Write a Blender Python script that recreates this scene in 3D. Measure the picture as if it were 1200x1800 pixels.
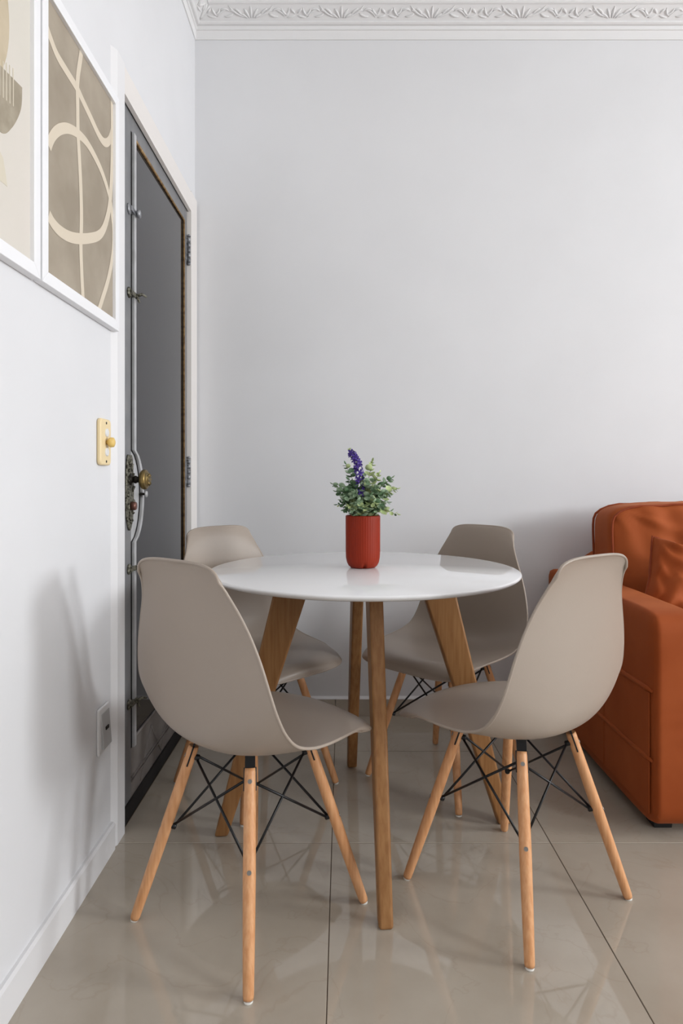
import bpy, bmesh, math, random
from mathutils import Vector, Matrix, noise as mnoise

random.seed(7)
for o in list(bpy.data.objects):
    bpy.data.objects.remove(o)
scene = bpy.context.scene
COL = scene.collection
PI = math.pi

# ------------------------------------------------------------------ camera
cam_d = bpy.data.cameras.new('camera')
cam = bpy.data.objects.new('camera', cam_d)
COL.objects.link(cam)
cam.location = (0, 0, 1.0)
cam.rotation_euler = (PI / 2, 0, 0)
cam_d.sensor_fit = 'VERTICAL'
cam_d.sensor_height = 36.0
cam_d.lens = 1138 / 1800 * 36.0
cam_d.shift_x = -2 / 1800
cam_d.shift_y = -57 / 1800
cam_d.clip_start = 0.02
scene.camera = cam

# ------------------------------------------------------------------ world, daylight through the windows, exposure
w = bpy.data.worlds.new('sky')
scene.world = w
w.use_nodes = True
bg = w.node_tree.nodes['Background']
bg.inputs[0].default_value = (0.75, 0.86, 1.0, 1)
bg.inputs[1].default_value = 1.0


def area(name, loc, rot, sx, sy, power, col):
    l = bpy.data.lights.new(name, 'AREA')
    l.shape = 'RECTANGLE'
    l.size = sx
    l.size_y = sy
    l.energy = power
    l.color = col
    o = bpy.data.objects.new(name, l)
    o.location = loc
    o.rotation_euler = rot
    COL.objects.link(o)
    return o


# two windows in the right wall and a balcony window behind the camera
area('daylight_side_window', (5.54, 0.50, 1.95), (0, PI / 2, 0), 1.2, 1.0, 152, (0.94, 0.972, 1.0))
area('daylight_far_side_window', (5.54, -2.00, 1.95), (0, PI / 2, 0), 1.2, 1.0, 178, (0.94, 0.972, 1.0))
area('daylight_rear_window', (2.65, -3.94, 1.35), (PI / 2, 0, 0), 1.5, 2.1, 10, (0.94, 0.972, 1.0))

vs = scene.view_settings
vs.view_transform = 'Standard'
vs.look = 'None'
vs.gamma = 1.0
vs.use_curve_mapping = False
vs.exposure = -0.22


# ------------------------------------------------------------------ materials
def lin(c):
    c = c / 255.0
    return c / 12.92 if c <= 0.04045 else ((c + 0.055) / 1.055) ** 2.4


def rgb(r, g, b):
    return (lin(r), lin(g), lin(b), 1)


def mat(name, col, rough=0.5, metal=0.0, col2=None, scale=8.0, stretch=(1, 1, 1), bump=0.0, bscale=60.0,
        detail=4.0, sheen=0.0, coat=0.0, ior=1.45, lo=0.35, hi=0.65, coords='Object', sheencol=None, spec=None):
    m = bpy.data.materials.new(name)
    m.use_nodes = True
    nt = m.node_tree
    b = nt.nodes['Principled BSDF']
    b.inputs['Base Color'].default_value = col
    b.inputs['Roughness'].default_value = rough
    b.inputs['Metallic'].default_value = metal
    b.inputs['IOR'].default_value = ior
    if spec is not None:
        b.inputs['Specular IOR Level'].default_value = spec
    if sheen:
        b.inputs['Sheen Weight'].default_value = sheen
        b.inputs['Sheen Roughness'].default_value = 0.35
        if sheencol:
            b.inputs['Sheen Tint'].default_value = sheencol
    if coat:
        b.inputs['Coat Weight'].default_value = coat
        b.inputs['Coat Roughness'].default_value = 0.05
    tc = nt.nodes.new('ShaderNodeTexCoord')
    mp = nt.nodes.new('ShaderNodeMapping')
    mp.inputs['Scale'].default_value = stretch
    nt.links.new(tc.outputs[coords], mp.inputs['Vector'])
    if col2:
        n = nt.nodes.new('ShaderNodeTexNoise')
        n.inputs['Scale'].default_value = scale
        n.inputs['Detail'].default_value = detail
        nt.links.new(mp.outputs[0], n.inputs['Vector'])
        r = nt.nodes.new('ShaderNodeValToRGB')
        r.color_ramp.elements[0].position = lo
        r.color_ramp.elements[0].color = col
        r.color_ramp.elements[1].position = hi
        r.color_ramp.elements[1].color = col2
        nt.links.new(n.outputs['Fac'], r.inputs[0])
        nt.links.new(r.outputs[0], b.inputs['Base Color'])
    if bump:
        n2 = nt.nodes.new('ShaderNodeTexNoise')
        n2.inputs['Scale'].default_value = bscale
        n2.inputs['Detail'].default_value = 3
        nt.links.new(mp.outputs[0], n2.inputs['Vector'])
        bp = nt.nodes.new('ShaderNodeBump')
        bp.inputs['Strength'].default_value = bump
        bp.inputs['Distance'].default_value = 0.004
        nt.links.new(n2.outputs['Fac'], bp.inputs['Height'])
        nt.links.new(bp.outputs[0], b.inputs['Normal'])
    return m


def tile_material():
    m = bpy.data.materials.new('polished_porcelain')
    m.use_nodes = True
    nt = m.node_tree
    N, L = nt.nodes, nt.links
    b = N['Principled BSDF']
    b.inputs['Roughness'].default_value = 0.035
    b.inputs['IOR'].default_value = 1.68
    tc = N.new('ShaderNodeTexCoord')
    oi = N.new('ShaderNodeObjectInfo')
    mul = N.new('ShaderNodeVectorMath')
    mul.operation = 'SCALE'
    cmb = N.new('ShaderNodeCombineXYZ')
    for k in range(3):
        L.new(oi.outputs['Random'], cmb.inputs[k])
    L.new(cmb.outputs[0], mul.inputs[0])
    mul.inputs['Scale'].default_value = 37.0
    add = N.new('ShaderNodeVectorMath')
    L.new(tc.outputs['Object'], add.inputs[0])
    L.new(mul.outputs[0], add.inputs[1])
    n1 = N.new('ShaderNodeTexNoise')
    n1.inputs['Scale'].default_value = 5.0
    n1.inputs['Detail'].default_value = 6
    L.new(add.outputs[0], n1.inputs['Vector'])
    r1 = N.new('ShaderNodeValToRGB')
    r1.color_ramp.elements[0].position = 0.3
    r1.color_ramp.elements[0].color = rgb(170, 159, 144)
    r1.color_ramp.elements[1].position = 0.7
    r1.color_ramp.elements[1].color = rgb(182, 172, 158)
    L.new(n1.outputs['Fac'], r1.inputs[0])
    # hairline veins: zero crossings of a warped noise
    n2 = N.new('ShaderNodeTexNoise')
    n2.inputs['Scale'].default_value = 3.2
    n2.inputs['Detail'].default_value = 5
    n2.inputs['Distortion'].default_value = 1.2
    L.new(add.outputs[0], n2.inputs['Vector'])
    r2 = N.new('ShaderNodeValToRGB')
    e = r2.color_ramp.elements
    e[0].position = 0.490
    e[0].color = (0, 0, 0, 1)
    e[1].position = 0.510
    e[1].color = (0, 0, 0, 1)
    k = r2.color_ramp.elements.new(0.5)
    k.color = (0.17, 0.17, 0.17, 1)
    L.new(n2.outputs['Fac'], r2.inputs[0])
    mx = N.new('ShaderNodeMixRGB')
    L.new(r2.outputs[0], mx.inputs[0])
    L.new(r1.outputs[0], mx.inputs[1])
    mx.inputs[2].default_value = rgb(150, 132, 112)
    L.new(mx.outputs[0], b.inputs['Base Color'])
    return m


M = {}
M['wall'] = mat('wall_paint', rgb(221, 221, 223), 0.55, col2=rgb(224, 224, 226), scale=3, bump=0.05, bscale=22)
M['lowbounce'] = mat('bounce_cutting_taupe', rgb(140, 132, 124), 0.6)  # invented dark tone for the unseen front wall, lowers the room's bounced light
M['ceil'] = mat('ceiling_paint', rgb(232, 231, 231), 0.7)
M['plaster'] = mat('cornice_plaster', rgb(230, 229, 229), 0.6, bump=0.04, bscale=120)
M['tile'] = tile_material()
M['skirt'] = mat('skirting_porcelain', rgb(176, 165, 151), 0.25, col2=rgb(186, 176, 163), scale=6)
M['grout'] = mat('dark_grout', rgb(92, 78, 66), 0.9)
M['whitetrim'] = mat('white_gloss_trim', rgb(228, 227, 228), 0.35, bump=0.06, bscale=25)
M['creamtrim'] = mat('cream_casing_paint', rgb(229, 224, 220), 0.4, bump=0.05, bscale=30)
M['doormetal'] = mat('grey_painted_steel', rgb(122, 123, 126), 0.42, 0.25, col2=rgb(134, 134, 135), scale=14, bump=0.06, bscale=70)
M['kick'] = mat('worn_grey_steel', rgb(120, 114, 110), 0.5, 0.15, col2=rgb(140, 134, 130), scale=9, bump=0.1, bscale=50)
M['doorstrip'] = mat('pale_grey_steel', rgb(190, 190, 192), 0.4, 0.15, col2=rgb(172, 172, 172), scale=20)
M['glass'] = mat('dark_tinted_glass', rgb(26, 25, 28), 0.06, ior=1.5)
M['blackrub'] = mat('black_rubber', rgb(22, 20, 20), 0.7)
M['gold'] = mat('aged_gilt_bead', rgb(158, 128, 88), 0.45, 0.3, col2=rgb(104, 78, 50), scale=60)
M['brass'] = mat('aged_brass', rgb(150, 126, 78), 0.32, 0.85, col2=rgb(112, 98, 66), scale=40, bump=0.15, bscale=150)
M['darkbrass'] = mat('dark_bronze', rgb(46, 42, 36), 0.45, 0.7)
M['escut'] = mat('patinated_embossed_plate', rgb(128, 126, 112), 0.5, 0.5, col2=rgb(58, 55, 46), scale=160, lo=0.42, hi=0.6, bump=0.8, bscale=160)
M['copper'] = mat('copper_cap', rgb(118, 82, 72), 0.4, 0.6)
M['steel'] = mat('galvanised_steel', rgb(165, 166, 170), 0.45, 0.45, col2=rgb(105, 106, 110), scale=60)
M['shell'] = mat('taupe_plastic', rgb(162, 149, 137), 0.42, bump=0.03, bscale=350)
M['beech'] = mat('beech_wood', rgb(205, 146, 98), 0.42, col2=rgb(220, 166, 120), scale=7, stretch=(22, 22, 1.3), bump=0.05, bscale=10)
M['oak'] = mat('oak_wood', rgb(140, 96, 54), 0.45, col2=rgb(158, 114, 70), scale=7, stretch=(16, 16, 1.1), bump=0.06, bscale=10)
M['blackmetal'] = mat('black_powder_coated_wire', rgb(24, 24, 26), 0.35, 0.2)
M['screw'] = mat('zinc_screw', rgb(160, 158, 155), 0.35, 0.9)
M['pad'] = mat('white_felt_pad', rgb(225, 222, 215), 0.7)
M['tabletop'] = mat('white_satin_lacquer', rgb(240, 240, 241), 0.02, ior=1.55)
M['velvet'] = mat('rust_velvet', rgb(146, 68, 28), 0.72, col2=rgb(162, 82, 40), scale=5, stretch=(1, 1, 0.7), bump=0.08, bscale=30,
                  sheen=0.14, sheencol=rgb(255, 176, 120), spec=0.2)
M['velvetd'] = mat('dark_rust_velvet', rgb(126, 52, 24), 0.65, col2=rgb(150, 70, 34), scale=8, sheen=0.2, sheencol=rgb(255, 176, 120), spec=0.25)
M['pot'] = mat('terracotta_glaze', rgb(136, 38, 15), 0.5, col2=rgb(144, 44, 20), scale=4, spec=0.25)
M['soil'] = mat('dark_moss', rgb(50, 44, 30), 0.9, bump=0.5, bscale=200)
M['stem'] = mat('green_stem', rgb(96, 112, 66), 0.6)
M['leaf1'] = mat('dusty_green_leaf', rgb(118, 144, 112), 0.55, col2=rgb(160, 180, 150), scale=60)
M['leaf2'] = mat('pale_green_leaf', rgb(170, 188, 128), 0.55, col2=rgb(200, 212, 160), scale=60)
M['leaf3'] = mat('deep_green_leaf', rgb(66, 98, 66), 0.5, col2=rgb(104, 132, 96), scale=60)
M['purple'] = mat('violet_petal', rgb(58, 36, 118), 0.55, col2=rgb(80, 54, 146), scale=80)
M['bud'] = mat('pale_bud', rgb(196, 208, 130), 0.6)
M['frame'] = mat('white_frame', rgb(238, 238, 240), 0.35)
M['taupe'] = mat('taupe_art_print', rgb(150, 139, 123), 0.8, col2=rgb(168, 157, 141), scale=6, stretch=(1, 1, 1))
M['cream'] = mat('cream_art_print', rgb(209, 204, 194), 0.8, col2=rgb(214, 207, 199), scale=3)
M['stroke'] = mat('cream_ink', rgb(212, 200, 181), 0.8)
M['tan'] = mat('tan_ink', rgb(182, 168, 142), 0.8, col2=rgb(196, 182, 158), scale=12)
M['taupeink'] = mat('taupe_ink', rgb(150, 140, 122), 0.8, col2=rgb(166, 156, 138), scale=30)
M['paleink'] = mat('pale_sand_ink', rgb(208, 200, 182), 0.8)
M['ivory'] = mat('aged_ivory_plastic', rgb(236, 214, 168), 0.4)
M['ivoryknob'] = mat('yellowed_plastic', rgb(226, 192, 112), 0.35)
M['whiteplastic'] = mat('white_plastic', rgb(225, 225, 226), 0.35)
M['greyplastic'] = mat('grey_plastic', rgb(176, 176, 176), 0.4)
M['dark'] = mat('dark_slot', rgb(30, 27, 25), 0.8)
M['paneglass'] = mat('window_glass', rgb(225, 236, 245), 0.05)
_b = M['paneglass'].node_tree.nodes['Principled BSDF']
_b.inputs['Transmission Weight'].default_value = 1.0


# ------------------------------------------------------------------ mesh helpers
class MB:
    def __init__(self):
        self.v, self.f, self.sm = [], [], []

    def add(self, vs, fs, smooth=False):
        o = len(self.v)
        self.v += [tuple(p) for p in vs]
        for f in fs:
            self.f.append([i + o for i in f])
            self.sm.append(smooth)

    def box(self, x0, x1, y0, y1, z0, z1):
        vs = [(x, y, z) for z in (z0, z1) for y in (y0, y1) for x in (x0, x1)]
        self.add(vs, [(0, 2, 3, 1), (4, 5, 7, 6), (0, 1, 5, 4), (2, 6, 7, 3), (0, 4, 6, 2), (1, 3, 7, 5)])
        return self

    def hexa(self, p):   # 8 points: bottom ring 4, top ring 4
        self.add(p, [(3, 2, 1, 0), (4, 5, 6, 7), (0, 1, 5, 4), (1, 2, 6, 5), (2, 3, 7, 6), (3, 0, 4, 7)])
        return self

    def tube(self, pts, r, n=8, caps=True, closed=False, smooth=True, flat=None):
        pts = [Vector(p) for p in pts]
        k = len(pts)
        rs = r if isinstance(r, (list, tuple)) else [r] * k
        vs, up = [], None
        for i in range(k):
            if closed:
                t = pts[(i + 1) % k] - pts[i - 1]
            else:
                t = pts[min(i + 1, k - 1)] - pts[max(i - 1, 0)]
            if t.length < 1e-9:
                t = Vector((0, 0, 1))
            t.normalize()
            if up is None:
                up = Vector((0, 0, 1)) if abs(t.z) < 0.9 else Vector((1, 0, 0))
                if flat is not None:
                    up = Vector(flat)
            a = (up - t * up.dot(t))
            if a.length < 1e-6:
                a = t.orthogonal()
            a.normalize()
            up = a
            b = t.cross(a)
            for j in range(n):
                an = 2 * PI * j / n
                vs.append(pts[i] + (a * math.cos(an) + b * math.sin(an)) * rs[i])
        fs = []
        rng = k if closed else k - 1
        for i in range(rng):
            for j in range(n):
                i2 = (i + 1) % k
                fs.append((i * n + j, i * n + (j + 1) % n, i2 * n + (j + 1) % n, i2 * n + j))
        self.add(vs, fs, smooth)
        if caps and not closed:
            self.add(vs[:n], [tuple(reversed(range(n)))])
            self.add(vs[-n:], [tuple(range(n))])
        return self

    def lathe(self, prof, n=32, origin=(0, 0, 0), axis='z', smooth=True, rmod=None):
        vs = []
        for (r, h) in prof:
            for j in range(n):
                a = 2 * PI * j / n
                rr = r * (rmod(a, h) if rmod else 1)
                c, s = rr * math.cos(a), rr * math.sin(a)
                p = {'z': (c, s, h), 'x': (h, c, s), 'y': (s, h, c)}[axis]
                vs.append((p[0] + origin[0], p[1] + origin[1], p[2] + origin[2]))
        fs = []
        for i in range(len(prof) - 1):
            for j in range(n):
                fs.append((i * n + j, i * n + (j + 1) % n, (i + 1) * n + (j + 1) % n, (i + 1) * n + j))
        self.add(vs, fs, smooth)
        self.add(vs[:n], [tuple(reversed(range(n)))])
        self.add(vs[-n:], [tuple(range(n))])
        return self

    def prism(self, poly, fn0, fn1):   # polygon of 2-tuples, mapped to two parallel faces
        n = len(poly)
        vs = [fn0(*p) for p in poly] + [fn1(*p) for p in poly]
        self.add(vs, [tuple(reversed(range(n))), tuple(range(n, 2 * n))] +
                 [(i, (i + 1) % n, n + (i + 1) % n, n + i) for i in range(n)])
        return self

    def grid(self, fn, nu, nv, smooth=True, closeu=False):
        vs = [fn(i, j) for i in range(nu) for j in range(nv)]
        fs = []
        for i in range(nu if closeu else nu - 1):
            for j in range(nv - 1):
                i2 = (i + 1) % nu
                fs.append((i * nv + j, i2 * nv + j, i2 * nv + j + 1, i * nv + j + 1))
        self.add(vs, fs, smooth)
        return self

    def build(self, name, m, parent=None, origin=(0, 0, 0), bevel=0.0, seg=2, weld=True, loc=None):
        me = bpy.data.meshes.new(name)
        ox, oy, oz = origin
        me.from_pydata([(x - ox, y - oy, z - oz) for x, y, z in self.v], [], self.f)
        me.polygons.foreach_set('use_smooth', self.sm)
        bm = bmesh.new()
        bm.from_mesh(me)
        if weld:
            bmesh.ops.remove_doubles(bm, verts=bm.verts, dist=1e-5)
        bmesh.ops.recalc_face_normals(bm, faces=bm.faces)
        bm.to_mesh(me)
        bm.free()
        me.materials.append(m)
        o = bpy.data.objects.new(name, me)
        COL.objects.link(o)
        if parent:
            o.parent = parent
            if loc is not None:
                o.location = loc
        else:
            o.location = origin if loc is None else loc
        if bevel:
            md = o.modifiers.new('bevel', 'BEVEL')
            md.width = bevel
            md.segments = seg
            md.limit_method = 'ANGLE'
            md.angle_limit = math.radians(40)
            me.polygons.foreach_set('use_smooth', [True] * len(me.polygons))
            wn = o.modifiers.new('wn', 'WEIGHTED_NORMAL')
            wn.keep_sharp = True
        return o


def tag(o, label, cat, group=None, kind=None):
    o['label'] = label
    o['category'] = cat
    if group:
        o['group'] = group
    if kind:
        o['kind'] = kind
    return o


def empty(name, loc=(0, 0, 0), rz=0):
    o = bpy.data.objects.new(name, None)
    o.empty_display_size = 0.05
    COL.objects.link(o)
    o.location = loc
    o.rotation_euler = (0, 0, rz)
    return o


def struct(o, label, cat):
    return tag(o, label, cat, kind='structure')


def copy_tree(o, parent=None):
    c = o.copy()
    COL.objects.link(c)
    c.parent = parent
    for ch in list(o.children):
        copy_tree(ch, c)
    return c


def sstep(a, b, x):
    t = max(0, min(1, (x - a) / (b - a)))
    return t * t * (3 - 2 * t)


def interp(tab, x):
    if x <= tab[0][0]:
        return tab[0][1]
    for (a, va), (b, vb) in zip(tab, tab[1:]):
        if x <= b:
            t = (x - a) / (b - a)
            t = t * t * (3 - 2 * t)
            return va + (vb - va) * t
    return tab[-1][1]


def catmull(pts, n=8):
    out = []
    P = [Vector(p) for p in pts]
    for i in range(len(P) - 1):
        p0, p1, p2, p3 = P[max(i - 1, 0)], P[i], P[i + 1], P[min(i + 2, len(P) - 1)]
        for k in range(n):
            t = k / n
            out.append(0.5 * ((2 * p1) + (p2 - p0) * t + (2 * p0 - 5 * p1 + 4 * p2 - p3) * t * t + (3 * p1 - p0 - 3 * p2 + p3) * t ** 3))
    out.append(P[-1])
    return out


# ------------------------------------------------------------------ room shell
XL, XR, YB, YF, ZC = -0.627, 5.60, 2.75, -4.00, 3.05
TX0, TY0, TP = -0.030, 1.781, 0.602      # tile grid

fl = MB().box(XL - 0.12, XR + 0.1, YF - 0.1, YB + 0.1, -0.06, -0.0012).build('floor', M['grout'])
struct(fl, 'polished beige porcelain tile floor with thin dark joints', 'floor')
tile_mesh = {}


def tile(x0, x1, y0, y1):
    g = 0.0011
    sx, sy = round(x1 - x0, 4), round(y1 - y0, 4)
    key = (sx, sy)
    cx, cy = (x0 + x1) / 2, (y0 + y1) / 2
    if key not in tile_mesh:
        hx, hy = sx / 2 - g, sy / 2 - g
        b = 0.0007
        m = MB()
        m.hexa([(-hx, -hy, -0.006), (hx, -hy, -0.006), (hx, hy, -0.006), (-hx, hy, -0.006),
                (-hx, -hy, -b), (hx, -hy, -b), (hx, hy, -b), (-hx, hy, -b)])
        m.hexa([(-hx, -hy, -b), (hx, -hy, -b), (hx, hy, -b), (-hx, hy, -b),
                (-hx + b, -hy + b, 0), (hx - b, -hy + b, 0), (hx - b, hy - b, 0), (-hx + b, hy - b, 0)])
        o = m.build('tile', M['tile'], fl, loc=(cx, cy, 0), weld=False)
        tile_mesh[key] = o
    else:
        o = tile_mesh[key].copy()
        COL.objects.link(o)
        o.location = (cx, cy, 0)


xs = [XL]
k = math.ceil((XL + 0.02 - TX0) / TP)
while TX0 + k * TP < XR - 0.02:
    xs.append(TX0 + k * TP)
    k += 1
xs.append(XR)
ys = [YF]
k = math.ceil((YF + 0.02 - TY0) / TP)
while TY0 + k * TP < YB - 0.02:
    ys.append(TY0 + k * TP)
    k += 1
ys.append(YB)
for a, b in zip(xs, xs[1:]):
    for c, d in zip(ys, ys[1:]):
        tile(a, b, c, d)

struct(MB().box(XL - 0.12, XR + 0.1, YF - 0.1, YB + 0.1, ZC, ZC + 0.08).build('ceiling', M['ceil']), 'plain white painted ceiling above the cornice', 'ceiling')
struct(MB().box(XL - 0.12, XR + 0.1, YB, YB + 0.12, 0, ZC).build('wall_back', M['wall']), 'plain pale grey-white back wall behind the dining table', 'wall')
# left wall with the door opening
DY0, DY1, DZ = 1.835, 2.635, 2.105
m = MB()
m.box(XL - 0.16, XL, YF, DY0 - 0.012, 0, ZC)
m.box(XL - 0.16, XL, DY1 + 0.012, YB, 0, ZC)
m.box(XL - 0.16, XL, DY0 - 0.012, DY1 + 0.012, DZ + 0.012, ZC)
struct(m.build('wall_left', M['wall'], weld=False), 'white left wall that carries the pictures and the door', 'wall')
struct(MB().box(XL - 0.2, XL - 0.16, DY0 - 0.1, DY1 + 0.1, 0, DZ + 0.1).build('trim_backing', M['dark']), 'dark hallway side closing the doorway behind the metal door', 'trim')
bpy.data.objects['trim_backing'].name = 'trim_4'
# right wall with a window, front wall (behind the camera) with a tall window
WZ0, WZ1 = 1.35, 2.55
WINS = ((0.0, 1.0), (-2.50, -1.50))
m = MB()
yprev = YF
for (a, b) in sorted(WINS):
    m.box(XR, XR + 0.12, yprev, a, 0, ZC)
    m.box(XR, XR + 0.12, a, b, 0, WZ0)
    m.box(XR, XR + 0.12, a, b, WZ1, ZC)
    yprev = b
m.box(XR, XR + 0.12, yprev, YB, 0, ZC)
struct(m.build('wall_right', M['wall'], weld=False), 'white right wall with two side windows beyond the sofa', 'wall')
VX0, VX1, VZ0, VZ1 = 1.90, 3.40, 0.30, 2.40
m = MB()
m.box(XL - 0.1, VX0, YF - 0.12, YF, 0, ZC)
m.box(VX1, XR + 0.1, YF - 0.12, YF, 0, ZC)
m.box(VX0, VX1, YF - 0.12, YF, 0, VZ0)
m.box(VX0, VX1, YF - 0.12, YF, VZ1, ZC)
struct(m.build('wall_front', M['lowbounce'], weld=False), 'unseen wall opposite the dining corner, toned taupe to cut bounced light, with a tall window', 'wall')
# windows: frame + panes
for (WY0, WY1), nm, lb in zip(WINS, ('window_1', 'window_3'), ('white framed side window nearest the sofa', 'white framed side window farther from the sofa')):
    cy = (WY0 + WY1) / 2
    w1 = struct(empty(nm, (XR + 0.07, cy, WZ0)), lb, 'window')
    m = MB()
    m.box(-0.03, 0.03, WY0 - cy, WY1 - cy, 0, 0.05).box(-0.03, 0.03, WY0 - cy, WY1 - cy, 1.15, 1.2)
    for yy in (WY0 - cy, -0.025, WY1 - cy - 0.05):
        m.box(-0.03, 0.03, yy, yy + 0.05, 0.05, 1.15)
    m.build('window_frame', M['whitetrim'], w1, weld=False)
    for s in (-1, 1):
        MB().box(-0.003, 0.003, min(s * 0.025, s * 0.45), max(s * 0.025, s * 0.45), 0.05, 1.15).build('pane', M['paneglass'], w1)
cx = (VX0 + VX1) / 2
w2 = struct(empty('window_2', (cx, YF - 0.07, VZ0)), 'tall white framed window in the wall opposite the table', 'window')
m = MB()
m.box(-0.75, 0.75, -0.03, 0.03, 0, 0.05).box(-0.75, 0.75, -0.03, 0.03, 2.05, 2.1)
for xx in (-0.75, -0.025, 0.70):
    m.box(xx, xx + 0.05, -0.03, 0.03, 0.05, 2.05)
m.build('window_frame', M['whitetrim'], w2, weld=False)
for s in (-1, 1):
    MB().box(min(s * 0.025, s * 0.70), max(s * 0.025, s * 0.70), -0.003, 0.003, 0.05, 2.05).build('pane', M['paneglass'], w2)

# baseboards
BH = 0.074
m = MB()
prof = [(0, 0), (0.012, 0), (0.012, BH - 0.006), (0.007, BH), (0, BH)]
m.prism(prof, lambda p, z: (XL + p, YF, z), lambda p, z: (XL + p, 1.752, z))
struct(m.build('baseboard_left', M['whitetrim'], weld=False), 'white painted baseboard along the left wall', 'baseboard')
bb = struct(empty('baseboard_back', (XL, YB, 0)), 'beige porcelain skirting with a white top edge along the back wall', 'baseboard')
bx = [XL + 0.0] + [x for x in xs if x > XL + 0.05]
for a, b in zip(bx, bx[1:]):
    MB().box(a + 0.001 - XL, b - 0.001 - XL, -0.012, -0.0002, 0, BH - 0.004).build('tile', M['skirt'], bb, bevel=0.001, seg=1)
m = MB()
m.prism([(0, BH + 0.007), (0, BH - 0.004), (0.0125, BH - 0.004), (0.0125, BH - 0.002)],
        lambda p, z: (0, -p, z), lambda p, z: (XR - XL, -p, z))
m.build('top_bead', M['whitetrim'], bb)

# cornice with acanthus band
CP = [(0, 2.866), (0.005, 2.866), (0.006, 2.874), (0.006, 2.902), (0.012, 2.904), (0.012, 2.910), (0.009, 2.912), (0.010, 2.920),
      (0.020, 2.921), (0.026, 2.925), (0.026, 2.931), (0.023, 2.933), (0.070, 2.970), (0.073, 2.968), (0.079, 2.972), (0.079, 2.979),
      (0.086, 2.984), (0.094, 3.002), (0.110, 3.022), (0.128, 3.032), (0.128, ZC), (0, ZC)]


def motif_curves():
    """scrolling acanthus leaves in (u along the wall, v across the band), radius"""
    out = []

    def leaf(u, v, ang, ln, r, bend):
        pts = []
        a = ang
        x, y = u, v
        for i in range(6):
            pts.append((x, y))
            x += math.cos(a) * ln / 5
            y += math.sin(a) * ln / 5
            a += bend / 5
        out.append((pts, [r * q for q in (0.35, 0.8, 1.0, 0.95, 0.7, 0.25)]))
    # central shell of fanned leaves
    for i, a in enumerate((-1.0, -0.5, 0, 0.5, 1.0)):
        leaf(0.008 * i - 0.016, -0.020, PI / 2 - a * 0.9, 0.042 - 0.006 * abs(a), 0.0048, -a * 0.5)
    for s in (1, -1):
        def L(u, v, ang, ln, r, bend):
            if s == 1:
                leaf(u, v, ang, ln, r, bend)
            else:
                leaf(-u, v, PI - ang, ln, r, -bend)
        L(0.020, -0.016, 0.15, 0.085, 0.0042, 0.9)
        L(0.040, -0.012, 1.1, 0.040, 0.0046, -1.0)
        L(0.060, -0.008, 1.0, 0.036, 0.0042, -1.3)
        L(0.075, -0.004, -0.6, 0.040, 0.0046, 0.8)
        L(0.090, 0.004, 0.6, 0.044, 0.0042, -1.4)
        L(0.100, 0.010, -0.2, 0.052, 0.0040, -0.9)
        L(0.128, 0.014, -1.2, 0.038, 0.0046, 1.2)
        L(0.140, -0.012, 0.4, 0.038, 0.0044, 1.4)
        L(0.150, -0.018, 0.1, 0.034, 0.0036, 0.3)
        L(0.165, 0.012, -0.5, 0.024, 0.0048, -0.6)
    return out


def cornice(name, label, run):
    """run='back' or 'left'"""
    root = struct(empty(name, (XL, YB, ZC)), label, 'cornice')
    m = MB()
    if run == 'back':
        m.prism(CP, lambda p, z: (p, -p, z - ZC), lambda p, z: (XR - XL - p, -p, z - ZC))
    else:
        m.prism(CP, lambda p, z: (p, -p, z - ZC), lambda p, z: (p, YF - YB + p, z - ZC))
    m.build('moulding', M['plaster'], root, weld=False)
    c = (0.0465, 2.9515 - ZC)
    t = Vector((0.047, 0.037)).normalized()
    nrm = Vector((t.y, -t.x))
    # one motif mesh, copied along the band
    mm = MB()
    for pts, rs in motif_curves():
        P = []
        for (u, v) in pts:
            v = max(-0.025, min(0.025, v))
            p = c[0] + t.x * v + nrm.x * 0.0012
            z = c[1] + t.y * v + nrm.y * 0.0012
            P.append((u, -p, z) if run == 'back' else (p, -u, z))
        mm.tube(P, rs, 6)
    length = (XR - XL) if run == 'back' else (YB - YF)
    first = None
    u = 0.245
    while u < length - 0.2:
        loc = (u, 0, 0) if run == 'back' else (0, -u, 0)
        if first is None:
            first = mm.build('acanthus_motif', M['plaster'], root, loc=loc)
        else:
            o = first.copy()
            COL.objects.link(o)
            o.location = loc
        u += 0.378
    # corner leaf over the mitre
    if run == 'back':
        m = MB()
        for a in (-0.5, 0, 0.5):
            P = []
            for i in range(6):
                q = -0.024 + 0.048 * i / 5
                p = c[0] + t.x * q + nrm.x * 0.001
                z = c[1] + t.y * q + nrm.y * 0.001
                P.append((p + a * 0.02 * i / 5 * (1 if a > 0 else 0), -p + a * 0.02 * i / 5 * (1 if a < 0 else 0), z))
            m.tube(P, [0.002, 0.005, 0.006, 0.006, 0.005, 0.002], 6)
        m.build('corner_leaf', M['plaster'], root)
    return root


cornice('trim_1', 'white plaster cornice with acanthus relief above the back wall', 'back')
cornice('trim_2', 'white plaster cornice with acanthus relief above the left wall', 'left')

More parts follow.
